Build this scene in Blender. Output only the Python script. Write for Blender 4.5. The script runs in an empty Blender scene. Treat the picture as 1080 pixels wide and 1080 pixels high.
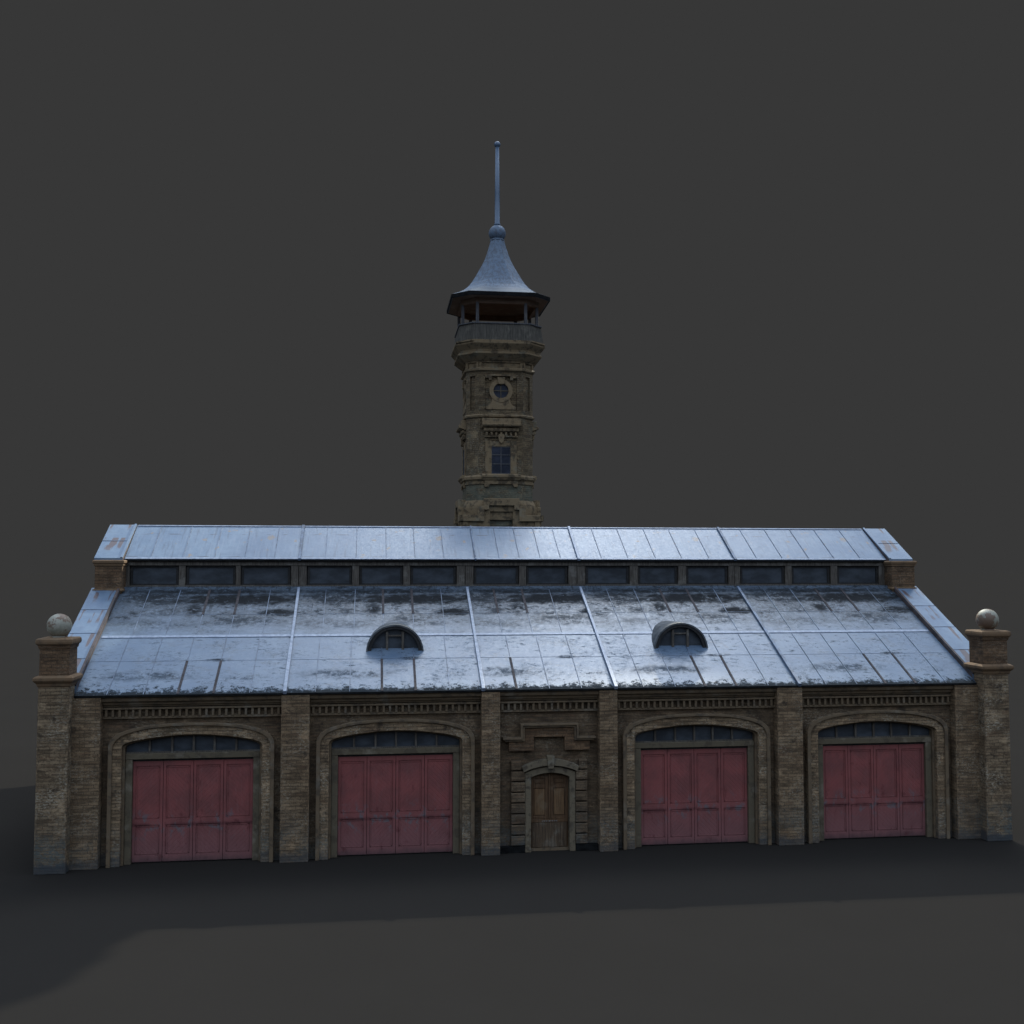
import bpy, bmesh, math, random
from mathutils import Vector, Matrix
random.seed(7)
S = bpy.context.scene
C = S.collection
PI = math.pi

# ------------------------------------------------------------------ camera
cam_d = bpy.data.cameras.new('camera'); cam = bpy.data.objects.new('camera', cam_d); C.objects.link(cam)
cam.location = (-6.255, -37.463, 9.92)
cam.rotation_euler = (PI/2 + 0.054, 0, -0.130)
cam_d.sensor_width = 36; cam_d.lens = 37.571; cam_d.clip_start = 0.5; cam_d.clip_end = 30000
S.camera = cam
S.render.resolution_x = 1024; S.render.resolution_y = 1024
S.view_settings.view_transform = 'Standard'; S.view_settings.look = 'None'
S.view_settings.exposure = 0; S.view_settings.gamma = 1
try: S.view_settings.use_curve_mapping = False
except Exception: pass

# ------------------------------------------------------------------ node helper
class NT:
    def __init__(s, tree): s.t = tree
    def new(s, typ, **kw):
        n = s.t.nodes.new(typ)
        for k, v in kw.items(): setattr(n, k, v)
        return n
    def put(s, sock, v):
        if v is None: return
        if isinstance(v, bpy.types.NodeSocket): s.t.links.new(v, sock)
        else:
            if sock.type == 'RGBA' and not isinstance(v, (int, float)) and len(v) == 3: v = (*v, 1)
            sock.default_value = v
    def m(s, op, a, b=None, c=None, clamp=False):
        n = s.new('ShaderNodeMath', operation=op, use_clamp=clamp)
        s.put(n.inputs[0], a); s.put(n.inputs[1], b); s.put(n.inputs[2], c)
        return n.outputs[0]
    def add(s, a, b): return s.m('ADD', a, b)
    def sub(s, a, b): return s.m('SUBTRACT', a, b)
    def mul(s, a, b): return s.m('MULTIPLY', a, b)
    def mn(s, a, b): return s.m('MINIMUM', a, b)
    def mx(s, a, b): return s.m('MAXIMUM', a, b)
    def rng(s, v, a, b, c=0.0, d=1.0):
        n = s.new('ShaderNodeMapRange', interpolation_type='SMOOTHSTEP'); n.clamp = True
        s.put(n.inputs[0], v)
        for i, x in enumerate((a, b, c, d)): s.put(n.inputs[1+i], x)
        return n.outputs[0]
    def sep(s, v):
        n = s.new('ShaderNodeSeparateXYZ'); s.put(n.inputs[0], v); return n.outputs
    def comb(s, x, y, z=0.0):
        n = s.new('ShaderNodeCombineXYZ')
        for i, q in enumerate((x, y, z)): s.put(n.inputs[i], q)
        return n.outputs[0]
    def scale(s, v, k):
        n = s.new('ShaderNodeVectorMath', operation='MULTIPLY'); s.put(n.inputs[0], v); s.put(n.inputs[1], k); return n.outputs[0]
    def noise(s, v, sc=1.0, det=4.0, rough=0.55, dist=0.0):
        n = s.new('ShaderNodeTexNoise'); s.put(n.inputs['Vector'], v)
        n.inputs['Scale'].default_value = sc; n.inputs['Detail'].default_value = det
        n.inputs['Roughness'].default_value = rough; n.inputs['Distortion'].default_value = dist
        return n.outputs[0]
    def mix(s, f, a, b, mode='MIX'):
        n = s.new('ShaderNodeMix', data_type='RGBA', blend_type=mode)
        s.put(n.inputs[0], f); s.put(n.inputs[6], a); s.put(n.inputs[7], b); return n.outputs[2]
    def bump(s, h, strength=0.5, dist=0.02, normal=None):
        n = s.new('ShaderNodeBump'); n.inputs['Strength'].default_value = strength
        n.inputs['Distance'].default_value = dist; s.put(n.inputs['Height'], h)
        if normal is not None: s.put(n.inputs['Normal'], normal)
        return n.outputs[0]

# ------------------------------------------------------------------ world: plain grey round the horizon, brighter and bluer overhead
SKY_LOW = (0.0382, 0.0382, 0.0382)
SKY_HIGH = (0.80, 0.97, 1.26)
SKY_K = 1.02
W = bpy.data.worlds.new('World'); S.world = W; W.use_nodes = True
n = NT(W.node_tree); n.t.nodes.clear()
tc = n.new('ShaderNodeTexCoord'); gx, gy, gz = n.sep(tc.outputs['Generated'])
f = n.rng(n.sub(gz, n.mul(gy, 0.22)), 0.345, 0.52)          # bright sky brought lower in front of the facade, as added fill light
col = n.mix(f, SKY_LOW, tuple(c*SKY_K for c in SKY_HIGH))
GL = Vector((0.17, 0.47, 0.87)).normalized()              # added glow in the sky high behind the roof, to highlight its sheets
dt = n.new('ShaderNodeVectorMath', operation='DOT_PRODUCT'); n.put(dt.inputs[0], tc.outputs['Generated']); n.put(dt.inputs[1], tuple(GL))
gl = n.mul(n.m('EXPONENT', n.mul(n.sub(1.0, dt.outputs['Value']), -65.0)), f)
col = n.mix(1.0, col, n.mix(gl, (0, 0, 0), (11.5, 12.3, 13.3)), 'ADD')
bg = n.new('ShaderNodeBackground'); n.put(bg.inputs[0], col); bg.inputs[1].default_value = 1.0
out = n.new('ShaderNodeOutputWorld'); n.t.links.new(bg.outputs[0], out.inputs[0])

# ------------------------------------------------------------------ one warm floodlight high behind the building, spreading its light evenly over the ground
LAMP = Vector((19.3, 42.0, 44.0))
LAMP_E = 0.587           # even irradiance on the ground, divided by pi
ld = bpy.data.lights.new('floodlight', 'POINT'); lo = bpy.data.objects.new('floodlight', ld); C.objects.link(lo)
lo.location = LAMP; ld.shadow_soft_size = 0.35; ld.color = (1.0, 0.965, 0.84); ld.energy = 4*PI*PI*LAMP_E*LAMP[2]**2
ld.use_nodes = True
n = NT(ld.node_tree)
em = next(x for x in n.t.nodes if x.type == 'EMISSION')
tc = n.new('ShaderNodeTexCoord'); nx, ny, nz = n.sep(tc.outputs['Normal']); down = n.mx(n.mul(nz, -1.0), 0.008)
# added mask in the lamp's strength: the beam is closed towards the hall's roof and the tower, whose shadows it throws on the ground
k_ = n.m('DIVIDE', LAMP[2]-5.7, down)
px_ = n.add(n.mul(nx, k_), LAMP[0]); py_ = n.add(n.mul(ny, k_), LAMP[1])
roof_ = n.mul(n.mul(n.rng(py_, -0.06, 0.10), n.rng(py_, 17.9, 17.0)), n.rng(n.m('ABSOLUTE', px_), 16.9, 16.4))
hor = n.m('SQRT', n.mx(n.add(n.mul(nx, nx), n.mul(ny, ny)), 1e-6))
side = n.m('DIVIDE', n.m('ABSOLUTE', n.sub(n.mul(nx, 16.24-LAMP[1]), n.mul(ny, 0-LAMP[0]))), hor)
zax = n.sub(LAMP[2], n.mul(n.m('DIVIDE', down, hor), math.hypot(LAMP[0], LAMP[1]-16.24)))
twr_ = n.mul(n.mx(n.rng(side, 1.6, 1.2), n.mul(n.rng(side, 3.6, 3.0), n.rng(zax, 22.9, 23.3))), n.rng(ny, 0.0, -0.1))
n.put(em.inputs['Strength'], n.mul(n.mul(n.sub(1.0, roof_), n.sub(1.0, twr_)), n.m('POWER', down, -3.0)))

# ------------------------------------------------------------------ materials
def mat(name):
    m_ = bpy.data.materials.new(name); m_.use_nodes = True
    t = NT(m_.node_tree); b = m_.node_tree.nodes['Principled BSDF']
    return m_, t, b
def pos(t): return t.new('ShaderNodeNewGeometry').outputs['Position']
def along(t):
    """distance measured along a wall, whichever way the wall faces"""
    g_ = t.new('ShaderNodeNewGeometry'); x, y, z = t.sep(g_.outputs['Position']); nx, ny, nz = t.sep(g_.outputs['True Normal'])
    return t.sub(t.mul(y, nx), t.mul(x, ny))

def mn_(x): return min(x, 1.0)
def brick_mat(name, base=(0.225, 0.156, 0.090), alt=(0.120, 0.076, 0.041), mortar=(0.080, 0.060, 0.040), row=0.112, wid=0.33,
              stain=1.0, pale=1.0, foot=1.0, bumpk=0.6, green=0.0, fac_rough=0.9):
    m_, t, b = mat(name)
    P = pos(t); x, y, z = t.sep(P)
    h = along(t)
    wob = t.noise(P, 5.0, 4, 0.7)
    v2 = t.comb(t.add(h, t.mul(wob, 0.06)), t.add(z, t.mul(wob, 0.05)))
    br = t.new('ShaderNodeTexBrick'); t.put(br.inputs['Vector'], v2)
    br.inputs['Scale'].default_value = 1; br.inputs['Brick Width'].default_value = wid; br.inputs['Row Height'].default_value = row
    br.inputs['Mortar Size'].default_value = 0.014; br.inputs['Mortar Smooth'].default_value = 0.3; br.inputs['Bias'].default_value = -0.15
    t.put(br.inputs['Color1'], base); t.put(br.inputs['Color2'], alt); t.put(br.inputs['Mortar'], mortar)
    col = br.outputs['Color']
    idv = t.comb(t.m('FLOOR', t.mul(h, 1/0.45)), t.m('FLOOR', t.mul(z, 1/row)), 1.0)
    wn = t.new('ShaderNodeTexWhiteNoise'); t.put(wn.inputs['Vector'], idv)
    col = t.mix(t.mul(t.rng(wn.outputs['Value'], 0.45, 1.0), 0.45), col, tuple(c*0.50 for c in alt))
    fg = t.noise(P, 30, 3, 0.7); col = t.mix(t.mul(t.rng(fg, 0.42, 0.62), 0.35), col, tuple(min(1, c*1.55) for c in base))
    # worn streaks along the courses
    hs = t.noise(t.comb(t.mul(h, 1.2), t.mul(z, 9.0), t.mul(y, 1.0)), 1.0, 5, 0.65)
    col = t.mix(t.mul(t.rng(hs, 0.46, 0.60), 0.58*stain), col, (0.045, 0.030, 0.019))
    hs2 = t.noise(t.comb(t.mul(h, 1.6), t.mul(z, 7.0), 7.3), 1.3, 6, 0.7)
    col = t.mix(t.mul(t.rng(hs2, 0.52, 0.70), 0.45*stain), col, (0.18, 0.095, 0.052))
    # pale grey wear in patches
    pn = t.noise(t.scale(P, (0.9, 0.9, 0.9)), 1.0, 3); pd = t.noise(t.scale(P, (10, 10, 22)), 1.0, 5, 0.75)
    pm = t.mul(t.rng(pn, 0.44, 0.62), t.rng(pd, 0.50, 0.60))
    col = t.mix(t.mul(pm, mn_(0.60*pale)), col, (0.34, 0.305, 0.23))
    bg_ = t.noise(t.comb(t.mul(h, 1.5), t.mul(z, 2.2), t.mul(y, 0.7)), 1.0, 7, 0.78)
    col = t.mix(t.mul(t.rng(bg_, 0.50, 0.64), 0.62*stain), col, tuple(c*0.28 for c in base))
    col = t.mix(t.mul(t.rng(bg_, 0.46, 0.34), 0.62*stain), col, tuple(min(1, c*1.85) for c in base))
    # soot blotches
    bn = t.noise(P, 1.7, 6, 0.7)
    col = t.mix(t.mul(t.rng(bn, 0.56, 0.68), 0.75*stain), col, (0.030, 0.023, 0.017))
    # blue grey damp paint on the lowest courses
    if foot > 0:
        fn = t.noise(t.comb(t.mul(h, 1.1), t.mul(z, 1.4), y), 1.0, 4, 0.6)
        ff = t.mul(t.rng(t.add(z, t.mul(t.sub(fn, 0.5), 2.2)), 1.9, 0.9), t.rng(fn, 0.38, 0.6))
        col = t.mix(t.mul(t.mul(ff, t.rng(pd, 0.35, 0.6)), 0.60*foot), col, (0.088, 0.105, 0.100))
        f0 = t.rng(t.add(z, t.mul(t.sub(bn, 0.5), 0.9)), 0.40, 0.18)
        col = t.mix(t.mul(f0, mn_(0.55*foot)), col, (0.040, 0.048, 0.055))
    if green > 0:
        gn = t.noise(P, 2.2, 5, 0.65)
        g = t.mul(t.rng(z, 14.2, 14.0), t.rng(gn, 0.30, 0.52))
        col = t.mix(t.mul(g, 0.75*green), col, (0.095, 0.125, 0.100))
        g2 = t.mul(t.rng(gn, 0.52, 0.70), 0.5*green)
        col = t.mix(g2, col, (0.15, 0.165, 0.125))
    t.put(b.inputs['Base Color'], col); b.inputs['Roughness'].default_value = fac_rough
    b.inputs['Specular IOR Level'].default_value = 0.25
    hh = t.sub(t.mul(t.noise(P, 22, 4, 0.6), 0.5), t.mul(br.outputs['Fac'], 0.8))
    t.put(b.inputs['Normal'], t.bump(hh, bumpk, 0.025))
    return m_

BRICK = brick_mat('weathered_brick')
BRICK_ARCH = brick_mat('arch_brick', base=(0.255, 0.180, 0.105), alt=(0.150, 0.098, 0.054), pale=1.6)
BRICK_PIER = brick_mat('pier_brick', pale=1.6, foot=1.5, base=(0.225, 0.164, 0.098), alt=(0.138, 0.093, 0.053))
BRICK_WALL = brick_mat('wall_brick', base=(0.13, 0.091, 0.054), alt=(0.085, 0.058, 0.034), pale=0.6)
BRICK_WARM = brick_mat('warm_brick', base=(0.150, 0.092, 0.050), alt=(0.105, 0.060, 0.032), mortar=(0.065, 0.045, 0.028), pale=0.4, foot=0)
BRICK_TOWER = brick_mat('tower_brick', base=(0.155, 0.113, 0.062), alt=(0.085, 0.060, 0.032), mortar=(0.065, 0.050, 0.033), row=0.10, wid=0.28, pale=0.6, foot=0, green=0.55)

def stone_mat(name, base, dark=(0.06, 0.048, 0.035), rust=(0.16, 0.085, 0.045), sc=3.0, rough=0.85, k=0.6, pale=(0.26, 0.25, 0.21), pk=0.5):
    m_, t, b = mat(name); P = pos(t)
    a = t.noise(P, sc, 6, 0.65); c = t.noise(t.scale(P, (1, 1, 3)), sc*2.3, 5, 0.7); d = t.noise(P, sc*0.6, 4)
    col = t.mix(t.mul(t.rng(a, 0.48, 0.62), k), base, dark)
    col = t.mix(t.mul(t.rng(c, 0.52, 0.72), k*0.9), col, rust)
    col = t.mix(t.mul(t.rng(d, 0.55, 0.70), pk), col, pale)
    t.put(b.inputs['Base Color'], col); b.inputs['Roughness'].default_value = rough; b.inputs['Specular IOR Level'].default_value = 0.25
    t.put(b.inputs['Normal'], t.bump(t.noise(P, 18, 5, 0.65), 0.5, 0.02))
    return m_
TRIM = stone_mat('sooty_moulding', (0.140, 0.102, 0.062), k=0.7, pk=0.25)
FRAME_STONE = stone_mat('grey_door_stone', (0.150, 0.122, 0.080), rust=(0.075, 0.055, 0.033), pale=(0.20, 0.19, 0.15), k=0.85, sc=4.5)
CAP = stone_mat('brown_cap_stone', (0.165, 0.105, 0.058), k=0.5, pk=0.35, rust=(0.15, 0.08, 0.04), pale=(0.20, 0.155, 0.10))
TOWER_TRIM = stone_mat('tower_moulding', (0.195, 0.142, 0.080), dark=(0.045, 0.036, 0.024), k=0.8, pk=0.4, pale=(0.20, 0.19, 0.14))
TIMBER_TRIM = stone_mat('gate_frame_wood', (0.115, 0.095, 0.062), k=0.6, pk=0.5, rust=(0.13, 0.075, 0.045), pale=(0.24, 0.21, 0.16))

def wood_mat(name, base, dark, light, axis='z', sc=1.0, boards=0.0, rough=0.75):
    m_, t, b = mat(name); P = pos(t); x, y, z = t.sep(P)
    h = along(t)
    v = t.comb(t.mul(h, 26*sc), t.mul(z, 1.6*sc), 0) if axis == 'z' else t.comb(t.mul(h, 1.6*sc), t.mul(z, 26*sc), 0)
    a = t.noise(v, 1.0, 5, 0.6); c = t.noise(P, 2.2, 5, 0.65)
    col = t.mix(t.rng(a, 0.30, 0.66), dark, base)
    col = t.mix(t.mul(t.rng(c, 0.5, 0.68), 0.7), col, light)
    hh = t.mul(a, 0.4)
    if boards:
        fr = t.m('FRACT', t.mul(h, 1.0/boards)); g = t.rng(t.m('ABSOLUTE', t.sub(fr, 0.5)), 0.42, 0.48)
        col = t.mix(t.mul(g, 0.75), col, (0.012, 0.010, 0.008)); hh = t.sub(hh, g)
        idn = t.noise(t.comb(t.m('FLOOR', t.mul(h, 1.0/boards)), 3.1), 1.7, 0)
        col = t.mix(t.rng(idn, 0.35, 0.7, 0.0, 0.35), col, dark)
    t.put(b.inputs['Base Color'], col); b.inputs['Roughness'].default_value = rough; b.inputs['Specular IOR Level'].default_value = 0.25
    t.put(b.inputs['Normal'], t.bump(hh, 0.6, 0.01))
    return m_
DOORWOOD = wood_mat('door_wood', (0.115, 0.064, 0.031), (0.045, 0.026, 0.014), (0.14, 0.098, 0.062))
DOORBOARD = wood_mat('door_boards', (0.125, 0.084, 0.050), (0.050, 0.034, 0.021), (0.17, 0.15, 0.115), boards=0.11)
GREYWOOD = wood_mat('weathered_grey_wood', (0.118, 0.104, 0.086), (0.040, 0.034, 0.028), (0.17, 0.16, 0.14))
PARAPET = wood_mat('grey_parapet_boards', (0.100, 0.090, 0.072), (0.036, 0.033, 0.027), (0.135, 0.122, 0.096), boards=0.13)
SOFFIT = wood_mat('brown_soffit_boards', (0.20, 0.125, 0.080), (0.10, 0.062, 0.040), (0.20, 0.15, 0.11), axis='x')
POSTW = wood_mat('blue_grey_post', (0.095, 0.095, 0.100), (0.05, 0.05, 0.053), (0.12, 0.115, 0.105))

def glass_mat(name, base=(0.052, 0.062, 0.074)):
    m_, t, b = mat(name); P = pos(t)
    a = t.noise(t.scale(P, (1.4, 1.4, 2.6)), 1.0, 5, 0.6)
    col = t.mix(t.rng(a, 0.35, 0.68), tuple(c*0.62 for c in base), tuple(c*1.2 for c in base))
    t.put(b.inputs['Base Color'], col); b.inputs['Roughness'].default_value = 0.30; b.inputs['Specular IOR Level'].default_value = 0.35
    return m_
GLASS = glass_mat('dusty_glass')
GLASS_T = glass_mat('tower_glass', (0.034, 0.039, 0.054)); GLASS_T.node_tree.nodes['Principled BSDF'].inputs['Specular IOR Level'].default_value = 0.12
m_, t, b = mat('dark_frame'); P = pos(t)
t.put(b.inputs['Base Color'], t.mix(t.rng(t.noise(P, 9, 4), 0.4, 0.7), (0.006, 0.006, 0.006), (0.022, 0.020, 0.018))); b.inputs['Roughness'].default_value = 0.7
DARK = m_

def red_mat(name, sgn):
    m_, t, b = mat(name); P = pos(t); x, y, z = t.sep(P)
    a = t.noise(P, 1.3, 5, 0.6); d = t.noise(t.scale(P, (2.2, 1, 1.4)), 1.5, 6, 0.7); g = t.noise(t.scale(P, (14, 14, 3)), 1.0, 5)
    col = t.mix(t.rng(a, 0.35, 0.68), (0.245, 0.073, 0.067), (0.175, 0.060, 0.056))
    fade = t.mul(t.rng(t.add(z, t.mul(t.sub(a, 0.5), 1.4)), 1.9, 0.1), 0.60)
    col = t.mix(fade, col, (0.185, 0.096, 0.098))
    dz = t.rng(t.add(z, t.mul(t.sub(d, 0.5), 0.5)), 0.30, 0.02); col = t.mix(t.mul(dz, 0.65), col, (0.055, 0.040, 0.042))
    near = t.rng(t.m('ABSOLUTE', t.sub(z, 1.30)), 0.75, 0.0)
    chips = t.mul(t.rng(d, 0.53, 0.62), near)
    col = t.mix(t.mul(chips, 0.8), col, (0.125, 0.130, 0.140))
    col = t.mix(t.mul(t.rng(d, 0.42, 0.30), 0.65), col, (0.100, 0.022, 0.024))
    rl_ = t.rng(t.m('ABSOLUTE', t.sub(z, 1.27)), 0.10, 0.01); col = t.mix(t.mul(t.mul(rl_, t.rng(a, 0.4, 0.55)), 0.6), col, (0.070, 0.020, 0.024))
    col = t.mix(t.mul(t.rng(g, 0.5, 0.75), 0.20), col, (0.25, 0.13, 0.125))
    hh = t.mul(g, 0.15)
    if sgn:
        fr = t.m('FRACT', t.mul(t.add(z, t.mul(x, float(sgn))), 6.2)); gr = t.rng(t.m('ABSOLUTE', t.sub(fr, 0.5)), 0.36, 0.48)
        hh = t.sub(hh, t.mul(gr, 0.22)); col = t.mix(t.mul(gr, 0.10), col, (0.07, 0.016, 0.018))
    t.put(b.inputs['Base Color'], col); b.inputs['Roughness'].default_value = 0.62; b.inputs['Specular IOR Level'].default_value = 0.25
    t.put(b.inputs['Normal'], t.bump(hh, 0.7, 0.02))
    return m_
RED = red_mat('red_gate_paint', 0); RED_A = red_mat('red_boards_rising', 1.0); RED_B = red_mat('red_boards_falling', -1.0)

# blue grey sheet metal; UV = metres along the bay, metres up the slope
def metal_mat(name, kind):
    m_, t, b = mat(name)
    P = pos(t); x, y, z = t.sep(P)
    uv = t.new('ShaderNodeUVMap', uv_map='UVMap').outputs[0]; u, v, _ = t.sep(uv)
    base, base2 = (0.092, 0.142, 0.208), (0.126, 0.178, 0.240)
    if kind in ('upper', 'coping'): base, base2 = (0.104, 0.162, 0.238), (0.142, 0.202, 0.272)
    n1 = t.noise(t.scale(P, (0.9, 0.9, 0.9)), 1.0, 4); n2 = t.noise(P, 9, 5, 0.7); n3 = t.noise(t.comb(t.mul(u, 5.0), t.mul(v, 0.8)), 1.0, 4)
    col = t.mix(t.rng(n1, 0.35, 0.65), base, base2)
    col = t.mix(t.mul(t.rng(n3, 0.45, 0.7), 0.30), col, (0.115, 0.160, 0.235))
    mo = t.noise(P, 3.2, 6, 0.75); col = t.mix(t.mul(t.rng(mo, 0.44, 0.62), 0.38), col, (0.085, 0.125, 0.185))
    rough = t.rng(n2, 0.3, 0.7, 0.30, 0.42)
    if kind == 'cone': rough = 0.62
    hh = t.add(t.mul(n2, 0.4), t.mul(n1, 1.5))
    if kind == 'lower':
        q = t.comb(t.mul(u, 1.0), t.mul(v, 1.0))
        m1 = t.noise(t.comb(t.mul(u, 0.75), t.mul(v, 1.5)), 1.0, 6, 0.68, 0.4)
        m2 = t.noise(t.comb(t.mul(u, 2.4), t.mul(v, 4.5), 5.0), 1.0, 6, 0.75, 0.3)
        mp = t.noise(P, 6.5, 6, 0.78); m4 = t.noise(t.comb(t.mul(x, 1.1), t.mul(y, 2.2), 8.0), 1.0, 5, 0.7)
        def smear(cu, cv, ru, rv, k, thr=0.45):
            du = t.mul(t.sub(u, cu), 1.0/ru); dv = t.mul(t.sub(v, cv), 1.0/rv)
            d2 = t.add(t.mul(du, du), t.mul(dv, dv))
            e = t.rng(t.add(d2, t.mul(t.sub(m2, 0.5), 4.2)), 2.2, -0.3)
            return t.mul(t.mul(e, t.rng(t.add(t.mul(mp, 0.5), t.mul(m4, 0.5)), thr-0.08, thr+0.07)), mn_(k*1.15))
        L = 7.41
        masks = [smear(4.7, 0.880*L, 2.7, 0.42, 0.80, 0.40), smear(1.6, 0.90*L, 1.5, 0.65, 0.60, 0.45), smear(6.2, 0.74*L, 0.75, 0.28, 0.75, 0.42),
                 smear(2.1, 0.745*L, 0.4, 0.3, 0.5), smear(3.4, 0.965*L, 3.6, 0.22, 0.65, 0.42), smear(3.0, 0.78*L, 0.35, 0.5, 0.65),
                 smear(2.1, 0.155*L, 1.5, 0.30, 0.45, 0.48), smear(4.4, 0.285*L, 0.5, 0.10, 0.6, 0.48),
                 smear(5.0, 0.66*L, 1.6, 0.5, 0.45, 0.48), smear(1.5, 0.62*L, 1.8, 0.4, 0.35, 0.48), smear(5.6, 0.13*L, 1.0, 0.14, 0.5, 0.55)]
        dm = masks[0]
        for q_ in masks[1:]: dm = t.mx(dm, q_)
        sp_ = t.noise(t.comb(t.mul(x, 2.1), t.mul(y, 7.0), 0), 1.0, 6, 0.8)
        dm = t.mx(dm, t.mul(t.mul(t.rng(sp_, 0.55, 0.66), t.rng(n1, 0.42, 0.58)), 0.75))
        st_ = t.noise(t.comb(t.mul(x, 8.0), t.mul(y, 0.7), 3.0), 1.0, 4, 0.6)
        dm = t.mx(dm, t.mul(t.mul(t.rng(st_, 0.56, 0.68), t.rng(v, 4.2, 6.8)), 0.55))
        ug = t.noise(t.comb(t.mul(x, 2.6), t.mul(y, 5.0), 4.4), 1.0, 7, 0.82)
        dm = t.mx(dm, t.mul(t.mul(t.rng(ug, 0.50, 0.60), t.rng(t.add(v, t.mul(t.sub(m1, 0.5), 5.0)), 3.4, 6.2)), 0.60))
        # grey bloom over the upper half
        gz = t.mul(t.rng(t.add(v, t.mul(t.sub(m1, 0.5), 4.0)), 3.0, 5.8), t.rng(n2, 0.26, 0.54))
        col = t.mix(t.mul(gz, 0.75), col, (0.062, 0.076, 0.090))
        gz2 = t.mul(t.rng(m1, 0.50, 0.66), t.rng(mp, 0.40, 0.62))
        col = t.mix(t.mul(gz2, 0.62), col, (0.070, 0.080, 0.090))
        sg = t.noise(t.comb(t.mul(x, 4.5), t.mul(y, 9.0), 2.2), 1.0, 7, 0.85); sb = t.noise(t.comb(t.mul(x, 0.45), t.mul(y, 0.8), 6.0), 1.0, 4, 0.6)
        dm = t.mx(dm, t.mul(t.mul(t.rng(sg, 0.50, 0.62), t.rng(sb, 0.44, 0.58)), 0.40))
        col = t.mix(t.m('MULTIPLY', dm, 1.35, clamp=True), col, (0.016, 0.018, 0.020))
        # black moss eating up from the gutter edge
        en = t.noise(P, 4.2, 7, 0.8)
        e2 = t.noise(P, 11, 5, 0.8); eb = t.mx(t.mul(t.rng(t.add(v, t.mul(t.sub(en, 0.5), 3.2)), 0.36, 0.10), t.rng(e2, 0.38, 0.50)), t.rng(t.add(v, t.mul(t.sub(e2, 0.5), 1.1)), 0.20, 0.09))
        col = t.mix(t.mul(eb, 0.93), col, (0.018, 0.020, 0.020))
        # pale flecks
        fl = t.mul(t.rng(t.noise(P, 15, 4, 0.8), 0.64, 0.72), t.rng(v, 5.0, 0.0, 0.15, 0.9))
        col = t.mix(fl, col, (0.44, 0.47, 0.50))
        rough = t.mx(rough, t.mul(t.mx(dm, eb), 0.9))
        t.put(b.inputs['Specular IOR Level'], t.rng(t.mx(t.mul(gz, 0.5), t.mx(t.mul(dm, 1.5), eb)), 0.0, 0.8, 0.5, 0.05))
        hh = t.add(hh, t.mul(dm, 0.5))
    if kind == 'upper':
        st = t.noise(t.comb(t.mul(u, 11.0), t.mul(v, 0.9)), 1.0, 4)
        sd = t.noise(t.comb(t.mul(x, 7.0), t.mul(v, 0.6), 5.0), 1.0, 4); col = t.mix(t.mul(t.rng(sd, 0.55, 0.68), 0.55), col, (0.060, 0.085, 0.120))
        col = t.mix(t.mul(t.rng(st, 0.5, 0.68), 0.35), col, (0.20, 0.24, 0.30))
        r = t.noise(t.comb(t.mul(u, 1.9), t.mul(v, 1.5), 2.0), 1.0, 3, 0.5)
        rm = t.mul(t.rng(r, 0.635, 0.70), t.rng(n2, 0.35, 0.5))
        col = t.mix(t.mul(rm, 0.75), col, (0.25, 0.165, 0.085))
        dk = t.noise(t.comb(t.mul(u, 1.5), t.mul(v, 9.0), 9.0), 1.0, 4)
        ln = t.mul(t.rng(dk, 0.52, 0.60), t.mx(t.rng(t.m('ABSOLUTE', t.sub(v, 0.22)), 0.05, 0.02), t.rng(t.m('ABSOLUTE', t.sub(v, 2.02)), 0.05, 0.02)))
        col = t.mix(t.mul(ln, 0.8), col, (0.05, 0.06, 0.08))
    if kind == 'coping':
        rn = t.noise(t.comb(t.mul(u, 4.2), t.m('FLOOR', t.mul(v, 1/1.72)), t.mul(v, 0.35)), 1.0, 3, 0.5)
        fr = t.m('FRACT', t.mul(v, 1/1.72)); fe = t.noise(P, 3.0, 4)
        rm = t.mul(t.rng(rn, 0.53, 0.58), t.rng(t.add(fr, t.mul(t.sub(fe, 0.5), 0.6)), 0.30, 0.55))
        col = t.mix(t.mul(rm, 0.85), col, (0.085, 0.045, 0.032))
    if kind == 'cone':
        c2 = t.noise(t.comb(t.mul(x, 8.0), t.mul(z, 4.0), t.mul(y, 8.0)), 1.0, 6, 0.8)
        col = t.mix(t.mul(t.rng(c2, 0.45, 0.58), 0.85), col, (0.065, 0.080, 0.105))
        col = t.mix(t.mul(t.rng(t.add(z, t.mul(c2, 1.0)), 24.55, 24.2), 0.75), col, (0.06, 0.075, 0.085))
    if kind == 'rod':
        col = t.mix(0.5, col, (0.045, 0.085, 0.145))
    t.put(b.inputs['Base Color'], col); t.put(b.inputs['Roughness'], rough)
    b.inputs['Metallic'].default_value = 0.0
    if kind != 'lower': b.inputs['Specular IOR Level'].default_value = 0.55
    t.put(b.inputs['Normal'], t.bump(hh, 0.25, 0.03))
    return m_
ROOF_LOW = metal_mat('stained_roof_sheet', 'lower'); ROOF_UP = metal_mat('upper_roof_sheet', 'upper')
COPING = metal_mat('rusty_coping_sheet', 'coping'); CONE = metal_mat('spire_sheet', 'cone'); ROD = metal_mat('rod_metal', 'rod')
def plain(name, base, base2, rough=0.5, sc=6):
    m_, t, b = mat(name); P = pos(t)
    t.put(b.inputs['Base Color'], t.mix(t.rng(t.noise(P, sc, 5, 0.6), 0.35, 0.65), base, base2)); b.inputs['Roughness'].default_value = rough
    return m_
BATTEN = plain('bright_batten', (0.27, 0.32, 0.40), (0.17, 0.21, 0.28), 0.42)
SEAM = plain('seam_metal', (0.060, 0.082, 0.118), (0.150, 0.200, 0.280), 0.5, 2.2)
SEAM_RUST = plain('rusted_seam', (0.022, 0.018, 0.019), (0.050, 0.042, 0.046), 0.85)
EDGE = plain('black_eave_edge', (0.006, 0.006, 0.006), (0.014, 0.015, 0.015), 0.95)
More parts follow.
